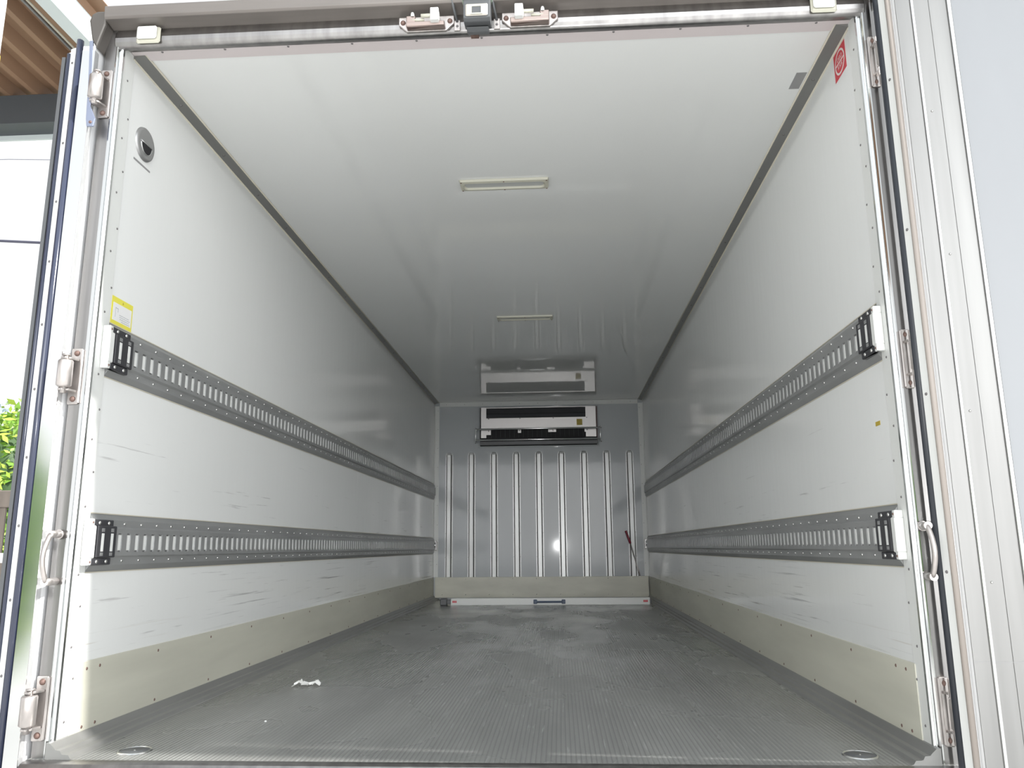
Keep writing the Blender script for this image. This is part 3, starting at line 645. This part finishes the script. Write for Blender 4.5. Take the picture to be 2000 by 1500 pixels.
tag(MB().box(HW, HW-.0008, .072, .104, .838, .850).build('ochre_tag', 'ochre'), 'tiny ochre sticker on the right wall between the two rails', 'sticker')
tag(MB().box(1.018, 1.052, .250, .345, H-.0008, H).build('grey_patch', 'tape'), 'small dark grey patch on the ceiling near the red sticker', 'patch')
# faded lettering on the jamb
mb = MB()
for k, z in enumerate((.372, .358, .352, .333, .322, .312, .29)): mb.box(-1.0975, -1.0971, -.034+.002*(k % 2), -.022, z, z+.004)
tag(mb.build('faded_lettering', mat('faded_ink', (.62, .63, .64), .5)), 'faint vertical row of worn lettering on the left jamb strip', 'lettering')

# floor drains
for (x, y, lb) in ((-.915, .008, 'round flush drain cover in the floor, left side by the sill'), (.943, .010, 'round flush drain cover in the floor, right side by the sill')):
    t = thing('floor_drain', lb, 'drain cover', (x, y, 0), 'flush covers in the floor')
    MB().lathe([(0, .0014), (.037, .0014), (.038, .0002)], (x, y, 0), (0, 0, 1), 32).build('cover_plate', 'dkgrey', t)
    MB().lathe([(.0375, .0006), (.039, .003), (.042, .003), (.044, .0002)], (x, y, 0), (0, 0, 1), 32).build('cover_rim', 'alu2', t)
    dots([(x, y, .0012)], .003, .0015, (0, 0, 1), 'screw', 'rivetb', t)
# crumpled scrap
mb = MB()
pth = [(-.820, .985, .004), (-.800, .995, .016), (-.785, .990, .010), (-.765, .998, .006), (-.748, 1.000, .009), (-.735, .992, .018), (-.722, .998, .004)]
for i in range(len(pth)-1):
    a = Vector(pth[i]); b = Vector(pth[i+1])
    for k in range(3):
        j = lambda: Vector((random.uniform(-.003, .003), random.uniform(-.016, .016), random.uniform(-.003, .004)))
        p, q, r, u = a+j(), a+Vector((0, .012, .004))+j(), b+Vector((0, .010, .003))+j(), b+j()
        for v in (p, q, r, u): v.z = max(.0006, v.z)
        mb.add([p, q, r, u], [(0, 1, 2), (0, 2, 3)])
o = mb.build('paper_scrap', 'scrap'); sd_ = o.modifiers.new('s', 'SOLIDIFY'); sd_.thickness = .0008
tag(o, 'crumpled white scrap lying on the grey floor at the left', 'scrap')
# tiny crumbs on the floor
mb = MB(); mb.lathe([(0, .003), (.003, .002), (.004, 0)], (-.70, .37, 0), (0, 0, 1), 7)
tag(mb.build('floor_crumb', 'scrap'), 'tiny white crumb on the floor behind the left drain cover', 'crumb')

# ================================================================== OUTSIDE
struct(MB().box(-60, 60, -60, 60, -1.06, -1.0).build('ground', 'ground'), 'pale concrete yard', 'ground')
# truck chassis so that the body does not float
t = thing('truck_chassis', 'truck frame and wheels below the cargo box', 'truck', (0, 3, -1.0))
mb = MB(); mb.box(-.45, -.33, 0.2, 8.6, -.36, -.1); mb.box(.33, .45, .2, 8.6, -.36, -.1); mb.box(-1.14, 1.14, .1, .2, -.3, -.061); mb.box(-1.14, 1.14, 5.9, 6.0, -.3, -.061); mb.build('frame_rails', 'black', t)
for y in (1.9, 7.6):
    for x in (-.98, .98):
        MB().lathe([(0, -.13), (.26, -.13), (.44, -.12), (.46, -.06), (.46, .06), (.44, .12), (.26, .13), (0, .13)], (x, y, -.54), (1, 0, 0), 32).build('wheel', 'rubber2', t)
MB().box(-1.05, 1.05, 6.4, 8.4, -.5, 1.5, b=.15).build('cab', 'shell', t)
for y in (1.9, 7.6): MB().tube([(-.9, y, -.54), (.9, y, -.54)], .06, 10).build('axle', 'black', t)

cx_, cy_, cz_ = CAMP
# open shed roof at the left
t = thing('shed_roof', 'open shed with a brown corrugated roof beyond the left door', 'shed', (cx_-4.5, cy_+3, -1.0))
zr = cz_+3.9
pts = []; x = cx_-9.51; k = 0
while x < cx_-3.4:
    pts += [(x, zr), (x+.05, zr+.0), (x+.09, zr+.09), (x+.21, zr+.09)]; x += .25
ptsb = [(a, b+.006) for a, b in reversed(pts)]
MB().prism(pts+ptsb, cy_-1.0, cy_+6.2, 1).build('roof_sheet', 'brown', t)
MB().box(cx_-9.5, cx_-3.3, cy_+6.0, cy_+6.2, zr-.27, zr-.003).build('cross_beam', 'beam', t)
MB().box(cx_-9.5, cx_-3.3, cy_+6.2, cy_+6.22, zr-.315, zr-.27).build('cross_beam', 'fascia', t)
MB().box(cx_-3.52, cx_-3.41, cy_-1.0, cy_+6.0, zr-.20, zr-.002).build('edge_beam', 'fascia', t)
MB().tube([(cx_-3.66, cy_-1, zr-.14), (cx_-3.66, cy_+5.9, zr-.14)], .012, 8).build('conduit', 'alu', t)
MB().tube([(cx_-3.60, cy_-1, zr-.17), (cx_-3.60, cy_+5.9, zr-.17)], .008, 8).build('conduit', 'seal', t)
for (x, y) in ((-3.46, 5.9), (-9.3, 5.9), (-9.3, -.8), (-3.46, -.8)):
    MB().box(cx_+x-.06, cx_+x+.06, cy_+y-.06, cy_+y+.06, -1.0, zr-.19).build('post', 'beam', t)
p = MB().box(cx_-3.69, cx_-3.57, cy_+4.3, cy_+4.42, -1.0, zr-.01, b=.01).build('post', mat('white_post', (.75, .74, .70), .4), t); p['label'] = 'white post of the shed'
MB().tube([(cx_-3.58, cy_+4.42, cz_+3.16), (cx_-3.562, cy_+4.40, cz_+3.12), (cx_-3.562, cy_+4.40, cz_+3.06), (cx_-3.58, cy_+4.42, cz_+3.02)], .005, 8).build('hook', 'yellow', t)

# fence
def fence_piece(x0, x1, y):
    t = thing('timber_fence', 'weathered brown timber fence in front of the hedge, beyond the left door', 'fence', ((x0+x1)/2, y, -1.0))
    zt = cz_+.078*8.2
    MB().box(x0, x1, y-.04, y+.04, zt-.18, zt, b=.008).build('top_rail', 'wood', t)
    MB().box(x0, x1, y-.02, y+.02, -.75, -.65).build('bottom_rail', 'wood', t)
    x = x0+.06
    while x < x1:
        MB().box(x-.045, x+.045, y-.012, y+.012, -.98, zt-.18).build('slat', 'wood', t); x += .135
    for x in (x0, (x0+x1)/2, x1): MB().box(x-.05, x+.05, y+.0405, y+.13, -1.0, zt+.02).build('post', 'wood', t)
fence_piece(cx_-7.6, cx_-4.6, cy_+8.2)
tag(MB().box(cx_-6.2, cx_-5.52, cy_+7.84, cy_+7.9, cz_-.11, cz_-.012).build('white_board', 'white'), 'pale white plank leaning low against the timber fence', 'plank')
MB().box(cx_-6.1, cx_-6.0, cy_+7.85, cy_+7.89, -1.0, cz_-.11).build('leg', 'wood', bpy.data.objects['white_board'])
MB().box(cx_-5.7, cx_-5.6, cy_+7.85, cy_+7.89, -1.0, cz_-.11).build('leg', 'wood', bpy.data.objects['white_board'])

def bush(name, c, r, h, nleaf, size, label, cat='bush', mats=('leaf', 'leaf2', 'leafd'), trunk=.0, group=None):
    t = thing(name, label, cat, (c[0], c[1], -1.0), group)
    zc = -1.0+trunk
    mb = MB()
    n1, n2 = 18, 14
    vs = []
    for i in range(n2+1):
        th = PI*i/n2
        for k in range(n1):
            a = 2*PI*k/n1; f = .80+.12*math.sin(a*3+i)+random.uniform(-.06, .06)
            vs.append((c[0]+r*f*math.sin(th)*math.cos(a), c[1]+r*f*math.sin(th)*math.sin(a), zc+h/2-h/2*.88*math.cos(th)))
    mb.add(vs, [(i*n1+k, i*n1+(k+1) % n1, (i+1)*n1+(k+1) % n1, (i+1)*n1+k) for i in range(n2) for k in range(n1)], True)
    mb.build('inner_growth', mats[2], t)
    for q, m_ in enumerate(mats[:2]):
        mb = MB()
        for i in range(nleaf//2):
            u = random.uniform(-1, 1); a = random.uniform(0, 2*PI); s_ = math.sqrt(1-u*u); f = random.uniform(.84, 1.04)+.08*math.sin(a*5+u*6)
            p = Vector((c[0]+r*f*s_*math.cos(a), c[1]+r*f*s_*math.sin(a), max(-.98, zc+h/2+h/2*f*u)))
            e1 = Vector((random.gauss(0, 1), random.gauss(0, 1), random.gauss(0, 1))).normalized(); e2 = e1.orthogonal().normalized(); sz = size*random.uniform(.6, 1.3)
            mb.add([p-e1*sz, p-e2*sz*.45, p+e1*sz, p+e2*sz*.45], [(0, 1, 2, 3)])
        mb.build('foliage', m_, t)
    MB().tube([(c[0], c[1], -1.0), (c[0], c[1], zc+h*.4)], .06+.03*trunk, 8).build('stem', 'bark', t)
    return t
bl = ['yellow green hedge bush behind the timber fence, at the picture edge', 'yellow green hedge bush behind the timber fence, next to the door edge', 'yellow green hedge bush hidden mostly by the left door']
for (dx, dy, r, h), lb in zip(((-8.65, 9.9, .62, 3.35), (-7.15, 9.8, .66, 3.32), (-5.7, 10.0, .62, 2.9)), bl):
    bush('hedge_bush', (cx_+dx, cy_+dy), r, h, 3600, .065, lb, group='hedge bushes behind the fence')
for (x, y), lb in zip(((-6.4, -8.2), (-7.9, -7.6)), ('unseen green bush behind the viewer, added to mirror in the polished edge of the left door', 'unseen green bush farther out behind the viewer, added for the same reflection')):
    bush('unseen_bush', (x, y), .7, 3.1, 1500, .08, lb, group='unseen bushes added behind the viewer')  # out of view, added so the left door edge reflects green
M['leafb'] = mat('haze_tinted_leaf', (.36, .44, .46), .6)  # distance haze mixed into the leaf colour
bush('distant_tree', (cx_-15.6, cy_+20.5), 1.0, 2.9, 1100, .08, 'haze tinted distant tree rising above the hedge', 'tree', ('leafb', 'leafb', 'leafb'), trunk=2.75)
# overhead cables and their poles (poles stand outside the picture)
for dy, z, r, lb in ((16, .4228*16, .030, 'dark overhead cable crossing the white sky at the left'), (24, .547*24, .010, 'faint thin overhead wire high in the white sky at the left')):
    t = thing('overhead_cable', lb, 'cable', (cx_-14, cy_+dy, -1.0))
    MB().tube([(cx_-30, cy_+dy-.1, cz_+z+.1), (cx_-.775*dy, cy_+dy, cz_+z+.04), (cx_-.68*dy, cy_+dy, cz_+z-.08), (cx_-4, cy_+dy, cz_+z-.1)], r, 6).build('cable_run', 'cable', t)
    for x in (-30, -4): MB().tube([(cx_+x, cy_+dy-.05, -1.0), (cx_+x, cy_+dy-.05, cz_+z+.4)], .12, 10).build('pole', 'wood', t)
